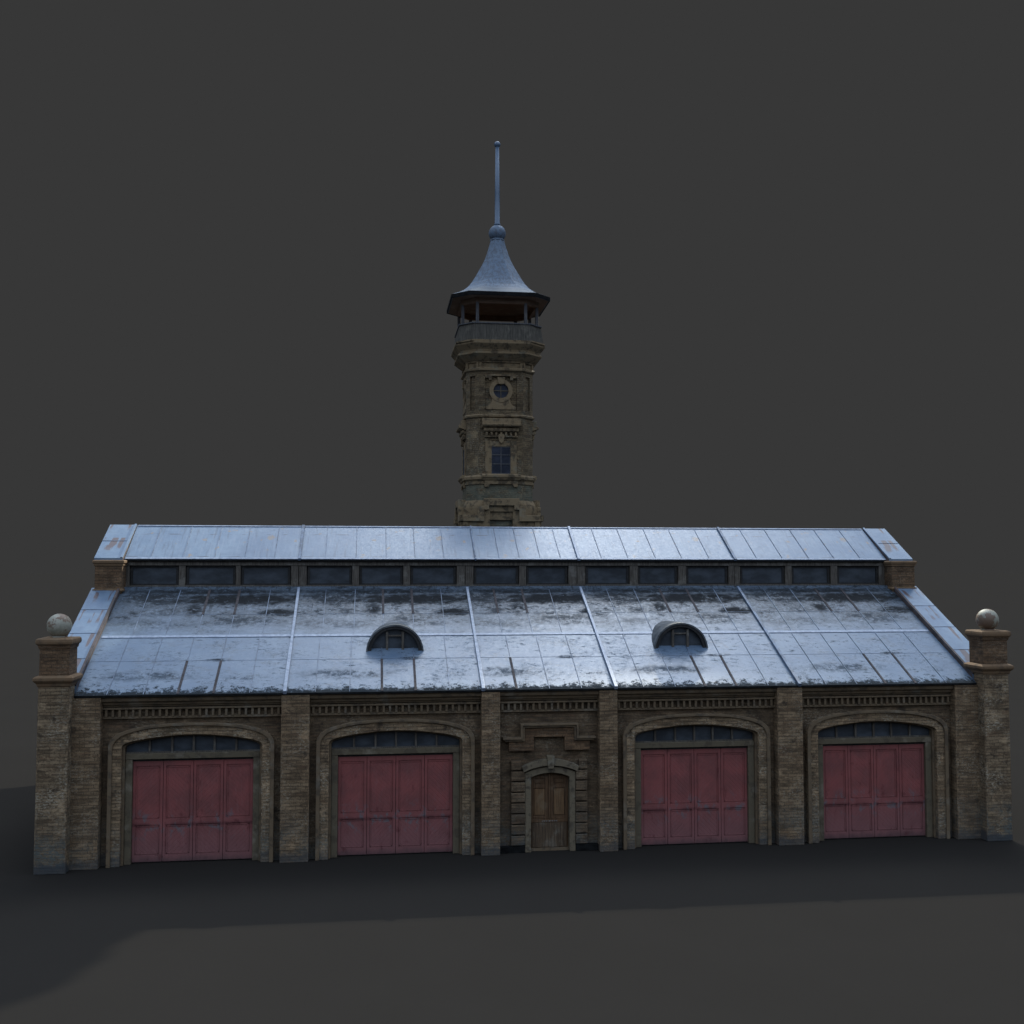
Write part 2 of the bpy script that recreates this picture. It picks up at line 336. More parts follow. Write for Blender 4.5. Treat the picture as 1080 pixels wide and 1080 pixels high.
EDGE.node_tree.nodes['Principled BSDF'].inputs['Specular IOR Level'].default_value = 0.1
RUST_SIDE = plain('rusty_coping_side', (0.030, 0.022, 0.020), (0.085, 0.062, 0.058), 0.7, 2.5)

m_, t, b = mat('green_grey_ball'); P = pos(t)
a = t.noise(P, 2.2, 5, 0.65); c = t.noise(P, 5.5, 6, 0.7)
col = t.mix(t.rng(c, 0.35, 0.65), (0.22, 0.22, 0.17), (0.32, 0.31, 0.25))
col = t.mix(t.mul(t.rng(a, 0.46, 0.54), 0.9), col, (0.13, 0.075, 0.045))
col = t.mix(t.mul(t.rng(c, 0.60, 0.72), 0.8), col, (0.06, 0.05, 0.04))
t.put(b.inputs['Base Color'], col); b.inputs['Roughness'].default_value = 0.6
t.put(b.inputs['Normal'], t.bump(c, 0.4, 0.02)); BALL = m_

m_, t, b = mat('dark_grey_floor'); P = pos(t)
a = t.noise(P, 0.25, 5, 0.6)
t.put(b.inputs['Base Color'], t.mix(t.rng(a, 0.3, 0.7), (0.0243, 0.0222, 0.0197), (0.0253, 0.0231, 0.0205)))
b.inputs['Roughness'].default_value = 1.0; b.inputs['Specular IOR Level'].default_value = 0.0; FLOOR = m_

# ------------------------------------------------------------------ mesh helper
class MB:
    def __init__(s, origin=(0, 0, 0)): s.bm = bmesh.new(); s.uv = s.bm.loops.layers.uv.new('UVMap'); s.o = Vector(origin); s.mi = 0
    def v(s, p): return s.bm.verts.new(p)
    def face(s, vs, uvs=None, mi=None):
        try: f = s.bm.faces.new(vs)
        except ValueError: return None
        f.material_index = s.mi if mi is None else mi
        if uvs:
            for l, q in zip(f.loops, uvs): l[s.uv].uv = q
        return f
    def box(s, x0, x1, y0, y1, z0, z1, mi=None):
        P = [s.v((x, y, z)) for z in (z0, z1) for y in (y0, y1) for x in (x0, x1)]
        for q in ((0, 2, 3, 1), (4, 5, 7, 6), (0, 1, 5, 4), (2, 6, 7, 3), (0, 4, 6, 2), (1, 3, 7, 5)): s.face([P[i] for i in q], mi=mi)
    def prism(s, poly, y0, y1, mi=None, axis='y'):
        """poly of (x,z) extruded along y (or of (y,z) along x)"""
        mk = (lambda p, w: (p[0], w, p[1])) if axis == 'y' else (lambda p, w: (w, p[0], p[1]))
        A = [s.v(mk(p, y0)) for p in poly]; B = [s.v(mk(p, y1)) for p in poly]
        s.face(A, mi=mi); s.face(B[::-1], mi=mi)
        for i in range(len(poly)):
            j = (i+1) % len(poly); s.face([A[i], B[i], B[j], A[j]], mi=mi)
    def loft(s, loops, cap0=True, cap1=True, smooth=False):
        R = [[s.v(p) for p in L] for L in loops]
        for a, b in zip(R, R[1:]):
            for i in range(len(a)):
                j = (i+1) % len(a); f = s.face([a[i], a[j], b[j], b[i]])
                if f and smooth: f.smooth = True
        if cap0: s.face(R[0][::-1])
        if cap1: s.face(R[-1])
    def squares(s, cx, cy, prof, ch=0.0, **k):
        s.loft([[(cx+p[0], cy+p[1], z) for p in oct_(h, ch + 0.5858*(h-prof[0][0]) if ch else 0)] for h, z in prof], **k)
    def lathe(s, cx, cy, prof, seg=32):
        s.loft([[(cx+r*math.cos(2*PI*i/seg), cy+r*math.sin(2*PI*i/seg), z) for i in range(seg)] for r, z in prof], smooth=True)
    def ball(s, cx, cy, cz, r, seg=32):
        s.lathe(cx, cy, [(max(1e-3, r*math.sin(PI*k/16)), cz - r*math.cos(PI*k/16)) for k in range(17)], seg)
    def build(s, name, mats, parent=None, bevel=0.0, rot=None):
        if rot is not None:
            a, c = rot; bmesh.ops.rotate(s.bm, verts=s.bm.verts, cent=c, matrix=Matrix.Rotation(a, 3, 'Z'))
        bmesh.ops.remove_doubles(s.bm, verts=s.bm.verts, dist=1e-5)
        bmesh.ops.recalc_face_normals(s.bm, faces=s.bm.faces)
        me = bpy.data.meshes.new(name); s.bm.to_mesh(me); s.bm.free()
        for q in (mats if isinstance(mats, (list, tuple)) else [mats]): me.materials.append(q)
        o = bpy.data.objects.new(name, me); C.objects.link(o)
        if parent is not None: o.parent = parent; 
        if bevel:
            bv = o.modifiers.new('bevel', 'BEVEL'); bv.width = bevel; bv.segments = 2; bv.limit_method = 'ANGLE'; bv.angle_limit = math.radians(40)
        return o
def oct_(h, c):
    if c <= 0: return [(-h, -h), (h, -h), (h, h), (-h, h)]
    return [(-h+c, -h), (h-c, -h), (h, -h+c), (h, h-c), (h-c, h), (-h+c, h), (-h, h-c), (-h, -h+c)]
def thing(name, label, cat):
    o = bpy.data.objects.new(name, None); C.objects.link(o); o.empty_display_size = 1.0
    o['label'] = label; o['category'] = cat; return o
def copy_tree(o, parent, dx=0.0, dy=0.0):
    c = o.copy(); C.objects.link(c); c.parent = parent
    c.location = (o.location[0]+dx, o.location[1]+dy, o.location[2])
    for ch in [k for k in bpy.data.objects if k.parent == o]:
        copy_tree(ch, c)
    return c

# ------------------------------------------------------------------ ground
g = MB(); G = 3000
g.face([g.v((-G, -G, 0)), g.v((G, -G, 0)), g.v((G, G, 0)), g.v((-G, G, 0))])
go = g.build('ground', FLOOR); go['kind'] = 'structure'; go['label'] = 'even dark grey floor that the brick building stands on'

# ------------------------------------------------------------------ the hall
hall = thing('fire_station', 'long low brick hall with four red gates under a stained blue grey metal roof', 'building')
XE, XI = 17.1, 16.118            # corner pier outer and inner faces
B0, B1 = 15.206, 9.298           # outer bay between pilasters
B2, B3 = 8.336, 2.428            # inner bay
B4 = 1.77                        # door bay half width
YR, ZR = 9.10, 11.78             # ridge
Y0, Z0, Y1, Z1 = -0.02, 5.722, 6.553, 9.165
YC, ZC = 6.79, 10.338
YB = 2*YR                        # everything mirrored behind the ridge
WALLY = 0.42
# arch outlines (half widths), relative to the gate centre
OUT = [(-2.72, 4.00), (-2.69, 4.13), (-2.60, 4.28), (-2.43, 4.41), (-2.20, 4.50), (-1.85, 4.59), (-1.40, 4.665), (-0.75, 4.72), (0, 4.735)]
INN = [(-2.30, 3.96), (-2.27, 4.02), (-2.19, 4.075), (-1.95, 4.145), (-1.60, 4.21), (-1.20, 4.265), (-0.65, 4.325), (0, 4.345)]
def both(L): return L + [(-x, z) for x, z in L[::-1][1:]]
def off(L, dx, dz): return [(x*(1+dx/2.3), z+dz) for x, z in L]
def ring(mb, cx, outer, inner, y0, y1, zb=0.0):
    o = both(outer); i = both(inner)
    poly = [(o[0][0], zb)] + o + [(o[-1][0], zb), (i[-1][0], zb)] + i[::-1] + [(i[0][0], zb)]
    mb.prism([(cx+x, z) for x, z in poly], y0, y1)
GC = [-(B0+B1)/2, -(B2+B3)/2, (B2+B3)/2, (B0+B1)/2]

# walls (infill with arched openings, end walls, rear wall) in one shell
w = MB()
for cx, hw in zip(GC, [(B0-B1)/2, (B2-B3)/2]*2):
    e = hw + 0.1
    i = both([(x*0.5+ox*0.5, z*0.5+oz*0.5) for (x, z), (ox, oz) in zip(INN, OUT[:8])] )
    poly = [(-e, 0), (-e, 5.62), (e, 5.62), (e, 0), (i[-1][0], 0)] + i[::-1] + [(i[0][0], 0)]
    w.prism([(cx+x, z) for x, z in poly], WALLY, WALLY+0.35)
dpoly = [(-B4-0.1, 0), (-B4-0.1, 5.62), (B4+0.1, 5.62), (B4+0.1, 0), (0.78, 0), (0.78, 2.75), (0.4, 2.88), (0.05, 2.9), (-0.35, 2.88), (-0.70, 2.75), (-0.70, 0)]
w.prism(dpoly, WALLY, WALLY+0.35)
w.build('wall', BRICK_WALL, hall)
w = MB()
gab = [(0.35, 0), (0.35, 5.7), (YC-0.2, 9.15), (YC-0.2, 10.2), (YR, 11.6), (YB-YC+0.2, 10.2), (YB-YC+0.2, 9.15), (YB-0.35, 5.7), (YB-0.35, 0)]
for s_ in (-1, 1):
    w = MB(); a, b_ = sorted((s_*(XE-0.06), s_*(XI-0.05))); w.prism(gab, a, b_, axis='x'); w.build('gable_wall', BRICK, hall)
w = MB(); w.box(-XI, XI, YB-0.75, YB-0.4, 0, 5.6); w.build('rear_wall', BRICK_WALL, hall)
w = MB(); w.box(-XI, XI, 1.6, YB-0.9, 0.02, 5.3); w.build('interior', DARK, hall)

# plinth of the door bay
w = MB(); w.box(-B4, -0.86, 0.24, WALLY+0.02, 0, 0.23); w.build('plinth', EDGE, hall, bevel=0.02); w = MB(); w.box(0.96, B4, 0.24, WALLY+0.02, 0, 0.23); w.build('plinth', EDGE, hall, bevel=0.02)

# pilasters
first = {}
for a, b_ in ((-XI, -B0), (-B1, -B2), (-B3, -B4), (B4, B3), (B2, B1), (B0, XI)):
    w = MB(); w.box(a-(0.1 if a == -XI else 0), b_+(0.1 if b_ == XI else 0), 0.0, 0.78, 0, 5.655)
    w.build('pilaster', BRICK, hall, bevel=0.025)

# corner piers with caps and balls
for s_ in (-1, 1):
    w = MB(); xa, xb = sorted((s_*XI, s_*XE)); cx = (xa+xb)/2; hx = (xb-xa)/2; cy = -0.43+hx+0.02
    def pr(mb, prof): mb.loft([[(cx+p[0], cy+p[1], z) for p in oct_(h, 0.0)] for h, z in prof])
    pr(w, [(hx+0.012, 0), (hx, 6.08)])
    pier = w.build('corner_pier', BRICK_PIER, hall, bevel=0.03)
    w = MB(); pr(w, [(hx, 6.06), (hx+0.03, 6.10), (hx+0.05, 6.18), (hx+0.11, 6.24), (hx+0.14, 6.29), (hx+0.14, 6.37), (hx+0.08, 6.42), (hx+0.02, 6.44)])
    w.build('band_course', CAP, pier)
    w = MB(); pr(w, [(hx-0.02, 6.44), (hx-0.02, 7.30), (hx+0.01, 7.33), (hx+0.03, 7.43)]); w.build('upper_block', BRICK_WARM, pier)
    w = MB(); pr(w, [(hx+0.03, 7.43), (hx+0.06, 7.45), (hx+0.085, 7.49), (hx+0.09, 7.55), (hx+0.08, 7.62), (hx+0.04, 7.66), (0.15, 7.68)]); w.build('cap_stone', CAP, pier)
    w = MB(); w.lathe(cx, cy, [(0.24, 7.64), (0.22, 7.70), (0.17, 7.74)]); w.ball(cx, cy, 8.055, 0.40); w.build('stone_ball', BALL, pier)

# cornices and dentil bands between the pilasters
for a, b_ in ((-B0, -B1), (-B2, -B3), (-B4, B4), (B3, B2), (B1, B0)):
    w = MB(); prof = [(WALLY+0.1, 5.31), (0.30, 5.31), (0.30, 5.35), (0.22, 5.38), (0.20, 5.46), (0.10, 5.50), (0.08, 5.56), (0.08, 5.645), (WALLY+0.1, 5.645)]
    w.prism(prof, a+0.002, b_-0.002, axis='x'); w.build('cornice', TRIM, hall)
    w = MB(); w.box(a+0.003, b_-0.003, 0.25, WALLY+0.05, 5.215, 5.275); w.box(a+0.003, b_-0.003, 0.31, WALLY+0.05, 4.90, 4.965)
    k = int(round((b_-a)/0.222)); st = (b_-a)/k
    for i in range(k):
        x = a + st*(i+0.5); w.box(x-0.038, x+0.038, 0.28, WALLY+0.05, 4.965, 5.215)
    w.build('dentil_band', TRIM, hall)

# gates: arched surround, timber frame, transom light, four leaves
def leaf(cx, w_, i, parent):
    L = MB(); x0, x1 = cx-w_/2+0.008, cx+w_/2-0.008; y = 0.60; s1 = 0.085
    L.box(x0, x1, y+0.035, y+0.09, 0.05, 3.42)                       # back board plane is overlaid by panels
    L.box(x0, x0+s1, y-0.02, y+0.034, 0.05, 3.42); L.box(x1-s1, x1, y-0.02, y+0.034, 0.05, 3.42)
    for z0, z1 in ((0.05, 0.26), (1.28, 1.46), (3.26, 3.42)): L.box(x0+s1, x1-s1, y-0.018, y+0.034, z0, z1)
    for (z0, z1), mi in (((0.26, 1.28), 1 if i % 2 == 0 else 2), ((1.46, 3.26), 2 if i % 2 == 0 else 1)):
        L.box(x0+s1, x1-s1, y+0.012, y+0.034, z0, z1, mi=mi)
        f = 0.05; a, b_ = x0+s1+0.035, x1-s1-0.035; c, d = z0+0.045, z1-0.045
        for q in ((a, a+f*0.5, c, d), (b_-f*0.5, b_, c, d), (a, b_, c, c+f*0.5), (a, b_, d-f*0.5, d)):
            L.box(q[0], q[1], y-0.004, y+0.0115, q[2], q[3])
    return L.build('gate_leaf', [RED, RED_A, RED_B], parent)
for cx in GC:
    w = MB(); ring(w, cx, OUT, INN, 0.20, WALLY+0.3)
    sur = w.build('arch_surround', BRICK_ARCH, hall, bevel=0.02)
    w = MB(); ring(w, cx, off(OUT, 0.01, 0.012), [(x*0.955, z-0.085) for x, z in OUT], 0.13, 0.197); w.build('arch_moulding', TRIM, sur, bevel=0.02)
    w = MB(); ring(w, cx, off(INN, 0.02, 0.02), [(x*0.968, z-0.055) for x, z in INN], 0.36, 0.66); w.build('inner_rebate', TRIM, sur, bevel=0.015)
    gate = MB(); fx = 2.225; yt = 0.46
    gate.box(cx-fx, cx-2.0, yt, 0.72, 0, 3.50); gate.box(cx+2.0, cx+fx, yt, 0.72, 0, 3.50); gate.box(cx-fx, cx+fx, yt-0.02, 0.72, 3.50, 3.70)
    gt = gate.build('gate', TIMBER_TRIM, hall, bevel=0.02)
    for i in range(4): leaf(cx-1.5+i*1.0, 1.0, i, gt)
    w = MB(); w.box(cx-2.0, cx+2.0, 0.57, 0.60, 3.425, 3.50); w.build('head_rail', DARK, gt); w = MB(); w.box(cx-2.0, cx+2.0, 0.66, 0.72, 0, 0.06); w.build('threshold', DARK, gt)
    tr = MB(); gl = [(x*0.985, z-0.03) for x, z in both(INN)]
    trf = MB()
    def arch_z(xx):
        for (xa, za), (xb, zb) in zip(both(INN), both(INN)[1:]):
            if xa <= xx <= xb: return za + (zb-za)*(xx-xa)/(xb-xa)
        return 3.96
    for mx in (-1.45, -0.71, 0.0, 0.69, 1.42):
        trf.box(cx+mx-0.035, cx+mx+0.035, 0.50, 0.63, 3.70, arch_z(mx)-0.02)
    trf.box(cx-2.22, cx+2.22, 0.52, 0.63, 3.70, 3.745)
    tw = trf.build('transom_window', GREYWOOD, hall)
    w = MB()
    w.prism([(cx+x, z) for x, z in ([(-2.22, 3.72)] + [(max(-2.22, min(2.22, q[0])), q[1]) for q in gl] + [(2.22, 3.72)])], 0.585, 0.62)
    w.build('pane', GLASS, tw)

# the small door
dc = 0.045
def arc(r_half, zs, rise, nn=12, cx=dc):
    R = (r_half**2 + rise**2)/(2*rise); cz = zs+rise-R; a0 = math.asin(r_half/R)
    return [(cx + R*math.sin(-a0+2*a0*i/nn), cz + R*math.cos(-a0+2*a0*i/nn)) for i in range(nn+1)]
ai = arc(0.685, 2.60, 0.15); ao = arc(0.90, 2.76, 0.20)
w = MB(); w.prism([(dc-0.90, 0)] + ao + [(dc+0.90, 0), (dc+0.685, 0)] + ai[::-1] + [(dc-0.685, 0)], 0.26, 0.70)
ds = w.build('door_surround', FRAME_STONE, hall, bevel=0.02)
hi = arc(0.96, 2.80, 0.215); ho = arc(1.02, 2.98, 0.27)
w = MB(); w.prism(ho + hi[::-1], 0.16, 0.40); w.build('arch_hood', FRAME_STONE, ds, bevel=0.015)
w = MB(); w.prism([(dc-0.10, 2.92), (dc-0.135, 3.36), (dc+0.135, 3.36), (dc+0.10, 2.92)], 0.10, 0.41); w.build('keystone', FRAME_STONE, ds, bevel=0.015)
w = MB(); w.prism([(dc-0.685, 0)] + ai + [(dc+0.685, 0)], 0.52, 0.60)
door = w.build('door', DOORWOOD, hall)
w = MB()
w.box(dc-0.035, dc+0.035, 0.455, 0.52, 1.10, 2.70)
for s_ in (-1, 1):
    x0, x1 = sorted((dc+s_*0.04, dc+s_*0.68))
    w.box(x0, x0+0.10, 0.485, 0.52, 1.10, 2.62); w.box(x1-0.12, x1, 0.485, 0.52, 1.10, 2.60)
    w.box(x0+0.10, x1-0.12, 0.485, 0.52, 1.10, 1.20); w.box(x0+0.10, x1-0.12, 0.485, 0.52, 2.18, 2.30); w.box(x0+0.10, x1-0.12, 0.487, 0.52, 2.52, 2.62)
    w.box(x0+0.16, x1-0.18, 0.492, 0.52, 2.36, 2.46)
w.build('door_frame_work', DOORWOOD, door, bevel=0.008)
for s_ in (-1, 1):
    w = MB(); x0, x1 = sorted((dc+s_*0.17, dc+s_*0.53)); w.box(x0, x1, 0.495, 0.519, 1.24, 2.15); w.build('door_panel', wood_mat('light_panel', (0.165, 0.096, 0.046), (0.095, 0.055, 0.027), (0.17, 0.12, 0.07)) if s_ < 0 else bpy.data.materials['light_panel'], door, bevel=0.01)
w = MB(); w.box(dc-0.62, dc+0.62, 0.47, 0.519, 0.12, 0.98); w.build('lower_boards', DOORBOARD, door, bevel=0.008)
w = MB(); w.box(dc-0.66, dc+0.66, 0.455, 0.519, 0.985, 1.095); w.build('middle_rail', DOORWOOD, door, bevel=0.008)
w = MB()
w.box(dc-0.27, dc+0.27, 0.448, 0.456, 1.03, 1.04)
for xx in (-0.26, -0.19, -0.12, 0.0, 0.10, 0.19, 0.26): w.box(dc+xx-0.014, dc+xx+0.014, 0.44, 0.452, 1.015, 1.055)
w.build('door_fitting', plain('pale_iron', (0.25, 0.24, 0.22), (0.14, 0.13, 0.12)), door)
w = MB(); w.box(dc-0.684, dc+0.684, 0.44, 0.519, 0, 0.10); w.build('door_sill', TRIM, door)

# quoin blocks each side of the door
for s_ in (-1, 1):
    h8 = (3.22-0.24)/8
    for i in range(8):
        a, b_ = (dc-1.40, dc-0.905) if s_ < 0 else (dc+0.905, dc+1.33)
        if i == 7: a, b_ = (dc-1.40, dc-1.03) if s_ < 0 else (dc+1.03, dc+1.33)
        w = MB(); w.box(a, b_, 0.22, WALLY+0.05, 0.24+h8*i+0.022, 0.24+h8*(i+1)-0.022); w.build('quoin_block', BRICK_WALL, hall, bevel=0.025)
# stepped pediment
w = MB(); w.prism([(-1.44, 3.54), (-1.44, 3.86), (-0.90, 3.86), (-0.90, 4.36), (0.90, 4.36), (0.90, 3.86), (1.46, 3.86), (1.46, 3.54), (0.55, 3.54), (0.55, 4.02), (-0.55, 4.02), (-0.55, 3.54)], 0.20, WALLY+0.05)
ped = w.build('pediment', BRICK_WARM, hall, bevel=0.015)
w = MB()
for d, y in ((0.0, 0.06), (0.07, 0.12)):
    o1, o2 = 0.0+d, 0.07+d
    A = [(-1.66+o1, 4.03-o1), (-1.03+o1, 4.03-o1), (-1.03+o1, 4.50-o1), (1.03-o1, 4.50-o1), (1.03-o1, 4.03-o1), (1.66-o1, 4.03-o1)]
    Bq = [(-1.66+o1, 4.03-o2), (-1.03+o2, 4.03-o2), (-1.03+o2, 4.50-o2), (1.03-o2, 4.50-o2), (1.03-o2, 4.03-o2), (1.66-o1, 4.03-o2)]
    w.prism(A + Bq[::-1], y, WALLY+0.05)
w.build('moulding', TRIM, ped, bevel=0.012)

# ------------------------------------------------------------------ roofs
SX = [-16.06, -9.18, -2.37, 2.36, 9.18, 16.06]
def slope_z(y): return Z0 + (Z1-Z0)*(y-Y0)/(Y1-Y0)
def slopes(mb, ya, za, yb, zb, thick, xs):
    """front pitch and its mirror image as closed slabs, a UV patch per bay"""
    for mir in (0, 1):
        fy = (lambda y: 2*YR-y) if mir else (lambda y: y)
        ln = math.hypot(yb-ya, zb-za)
        for x0, x1 in zip(xs, xs[1:]):
            wd = x1-x0; us = 6.88/wd if wd > 5 else 1.0; uo = 0 if wd > 5 else 1.1
            P = [mb.v((x0, fy(ya), za)), mb.v((x1, fy(ya), za)), mb.v((x1, fy(yb), zb)), mb.v((x0, fy(yb), zb))]
            U = [(uo, 0), (uo+wd*us, 0), (uo+wd*us, ln), (uo, ln)]
            if mir: P = P[::-1]; U = U[::-1]
            mb.face(P, U)
        x0, x1 = xs[0], xs[-1]
        Q = [mb.v((x0, fy(ya), za-thick)), mb.v((x1, fy(ya), za-thick)), mb.v((x1, fy(yb), zb-thick)), mb.v((x0, fy(yb), zb-thick))]
        T = [mb.v((x0, fy(ya), za)), mb.v((x1, fy(ya), za)), mb.v((x1, fy(yb), zb)), mb.v((x0, fy(yb), zb))]
        mb.face(Q, mi=1)
        for i in (0, 1, 3): j = (i+1) % 4; mb.face([Q[i], Q[j], T[j], T[i]], mi=1)
def strip(mb, x, ya, za, yb, zb, half, h, mi=0, dx=0.0, base=0.0):
    """raised bar running up the slope"""
    ln = math.hypot(yb-ya, zb-za); ny, nz = -(zb-za)/ln, (yb-ya)/ln
    def q(xx, y, z, k): return mb.v((xx, y+ny*k, z+nz*k))
    A = [q(x-half, ya, za, base), q(x+half, ya, za, base), q(x+half, ya, za, h), q(x-half, ya, za, h)]
    B = [q(x+dx-half, yb, zb, base), q(x+dx+half, yb, zb, base), q(x+dx+half, yb, zb, h), q(x+dx-half, yb, zb, h)]
    mb.face(A, mi=mi); mb.face(B[::-1], mi=mi)
    for i in range(4): j = (i+1) % 4; mb.face([A[i], B[i], B[j], A[j]], mi=mi)
def at(y0_, z0_, y1_, z1_, t_): return (y0_+(y1_-y0_)*t_, z0_+(z1_-z0_)*t_)
w = MB(); slopes(w, Y0, Z0, Y1+0.15, Z1+0.0788, 0.07, SX)
LW = (Y0, Z0, Y1, Z1)
offs = [1.03, 2.21, 3.33, 4.50, 5.70]
for bi, (x0, x1) in enumerate(zip(SX, SX[1:])):
    os_ = offs if x1-x0 > 5 else [1.18, 2.35, 3.50]
    for k, o in enumerate(os_):
        x = x0+o*(x1-x0)/6.88 if x1-x0 > 5 else x0+o
        ru = (2, 3) if len(os_) == 5 else (0,)
        ya, za = at(*LW, 0.004); ym, zm = at(*LW, 0.28); yh, zh = at(*LW, 0.49); y5, z5 = at(*LW, 0.515); y7, z7 = at(*LW, 0.72); ye, ze = at(*LW, 0.985)
        strip(w, x, ya, za, ym, zm, 0.042 if k in ru else 0.012, 0.020, 3 if k in ru else 2, base=-0.01)
        strip(w, x, ym, zm, yh, zh, 0.012, 0.020, 2, base=-0.01)
        xu = x+0.07 if x1-x0 > 5 else x-0.1
        strip(w, xu, y5, z5, y7, z7, 0.012, 0.016, 2, base=-0.01)
        ru2 = (1, 2, 3) if len(os_) == 5 else (0, 1)
        strip(w, xu, y7, z7, ye, ze, 0.045 if k in ru2[1:] or (len(os_) == 3 and k in ru2) else 0.012, 0.020, 3 if (k in ru2[1:] or (len(os_) == 3 and k in ru2)) else 2, base=-0.01)
    # cross joints
    for tt, hw, hh, mi in ((0.283, 0.006, 0.007, 2), (0.722, 0.006, 0.007, 2), (0.505, 0.075, 0.022, 4)):
        ya, za = at(*LW, tt-hw/7.4); yb, zb = at(*LW, tt+hw/7.4)
        strip(w, (x0+x1)/2, ya, za, yb, zb, (x1-x0)/2-0.05, hh, mi, base=-0.01)
main_roof = w.build('main_roof', [ROOF_LOW, EDGE, SEAM, SEAM_RUST, BATTEN], hall)
for x, m__ in ((SX[1], BATTEN), (SX[2], BATTEN), (SX[3], BATTEN), (SX[4], SEAM)):
    w = MB(); ya, za = at(*LW, -0.006); ye, ze = at(*LW, 0.995); ym, zm = at(*LW, 0.40)
    strip(w, x, ya, za, ym, zm, 0.062, 0.11, base=-0.02); strip(w, x, ym, zm, ye, ze, 0.052, 0.09, base=-0.02)
    w.build('roof_batten', m__, main_roof, bevel=0.01)

# dormers: barrel vault running back into the slope
def dormer(cx):
    yf, zb, R, H = 2.27, 6.90, 1.055, 1.00
    nn = 22
    arcp = lambda r, h, dz=0: [(cx - r*math.cos(PI*i/nn), zb + dz + h*math.sin(PI*i/nn)) for i in range(nn+1)]
    w = MB()
    o = arcp(R, H); i_ = arcp(R-0.06, H-0.06)
    back = 4.7
    w.prism(o + i_[::-1], yf, back)
    for f in w.bm.faces: f.material_index = 0
    d = w.build('dormer', GREYWOOD if False else plain('dormer_sheet', (0.042, 0.048, 0.052), (0.095, 0.105, 0.112), 0.55, 4) if 'dormer_sheet' not in bpy.data.materials else bpy.data.materials['dormer_sheet'], hall)
    w = MB(); w.prism(arcp(R-0.062, H-0.062) + arcp(R-0.19, H-0.17)[::-1], yf+0.03, yf+0.30); w.build('arch_frame', DARK, d, bevel=0.015)
    w = MB()
    for s_ in (-1, 1): w.box(cx+s_*0.29-0.045, cx+s_*0.29+0.045, yf+0.10, yf+0.24, zb-0.05, zb+0.74)
    w.box(cx-0.245, cx+0.245, yf+0.12, yf+0.24, zb+0.56, zb+0.62)
    w.build('mullion', GREYWOOD, d, bevel=0.008)
    w = MB(); w.prism(arcp(R-0.17, H-0.15) , yf+0.20, yf+0.235); w.build('pane', GLASS, d)
    return d
dormer(-5.40); dormer(5.44)

# clerestory
w = MB()
w.box(-16.04, 16.04, YC+0.42, 2*YR-YC-0.42, 8.6, 10.30)
cler = w.build('clerestory_wall', DARK, hall)
w = MB(); yf = YC+0.10
w.box(-16.04, 16.04, yf-0.02, yf+0.3, 10.09, 10.265); w.build('timber_beam', GREYWOOD, cler, bevel=0.012); w = MB(); w.box(-16.04, 16.04, yf-0.01, yf+0.3, 9.13, 9.30)
w.build('timber_beam', GREYWOOD, cler, bevel=0.012)
WN = [(-15.75, -14.06), (-13.58, -11.83), (-11.42, -9.65), (-8.78, -7.17), (-6.67, -5.09), (-4.58, -2.89), (-1.95, -0.27), (0.25, 1.82),
      (2.79, 4.47), (5.05, 6.58), (7.16, 8.80), (9.56, 11.35), (11.86, 13.41), (13.93, 15.63)]
prev = -16.04
for a, b_ in WN + [(16.04, 17)]:
    g0, g1 = prev+0.10, a-0.10
    if prev == -16.04: g0 = prev
    if a == 16.04: g1 = a
    mid = (g0+g1)/2
    for p0, p1, py in (((g0+0.02, mid-0.012, yf), (mid+0.012, g1-0.02, yf+0.02)) if g1-g0 > 0.45 else ((g0+0.01, g1-0.01, yf),)):
        if p1-p0 > 0.02: w = MB(); w.box(p0, p1, py, yf+0.28, 9.30, 10.09); w.build('timber_post', GREYWOOD, cler, bevel=0.012)
    prev = b_
for a, b_ in WN:
    w = MB(); z0, z1 = 9.30, 10.09; y = yf+0.08; a0, b0 = a-0.085, b_+0.085
    w.box(a0, a0+0.09, y, y+0.1, z0, z1); w.box(b0-0.09, b0, y, y+0.1, z0, z1); w.box(a0+0.09, b0-0.09, y, y+0.1, z0, z0+0.06); w.box(a0+0.09, b0-0.09, y, y+0.1, z1-0.08, z1)
    fr = w.build('clerestory_window', DARK, hall)
    w = MB(); w.box(a0+0.09, b0-0.09, y+0.05, y+0.08, z0+0.06, z1-0.08); w.build('pane', GLASS, fr)

# clerestory roof
UW = (YC-0.02, ZC, YR, ZR)
w = MB(); slopes(w, *UW, 0.075, [-16.04, -9.18, -2.10, 2.34, 9.18, 16.04])
for x0, x1 in zip(SX, SX[1:]):
    if x1-x0 > 5:
        xs = [x0+o for o in (1.02, 2.27, 3.50, 4.68, 5.87)] if x0 < 0 else [x0+o for o in (1.0, 2.15, 3.35, 4.5, 5.7)]
    else: xs = [-1.0, -0.14, 0.74, 1.60]
    for x in xs:
        ya, za = at(*UW, 0.02); ye, ze = at(*UW, 0.99); strip(w, x, ya, za, ye, ze, 0.014, 0.020, 2, base=-0.01)
ya, za = at(*UW, 0.0); yb, zb = at(*UW, 0.035); strip(w, 0, ya, za, yb, zb, 16.0, 0.03, 3, base=-0.01)
ya, za = at(*UW, 0.975); yb, zb = at(*UW, 0.999); strip(w, 0, ya, za, yb, zb, 16.0, 0.03, 3, base=-0.01)
up = w.build('clerestory_roof', [ROOF_UP, EDGE, SEAM, BATTEN], hall)
for x, m__, hw in ((SX[1], SEAM, 0.055), (-2.0, SEAM, 0.03), (2.36, BATTEN, 0.055), (SX[4], SEAM, 0.055)):
    w = MB(); ya, za = at(*UW, -0.02); ye, ze = at(*UW, 1.0); strip(w, x, ya, za, ye, ze, hw, 0.085, base=-0.02); w.build('roof_batten', m__, up, bevel=0.01)

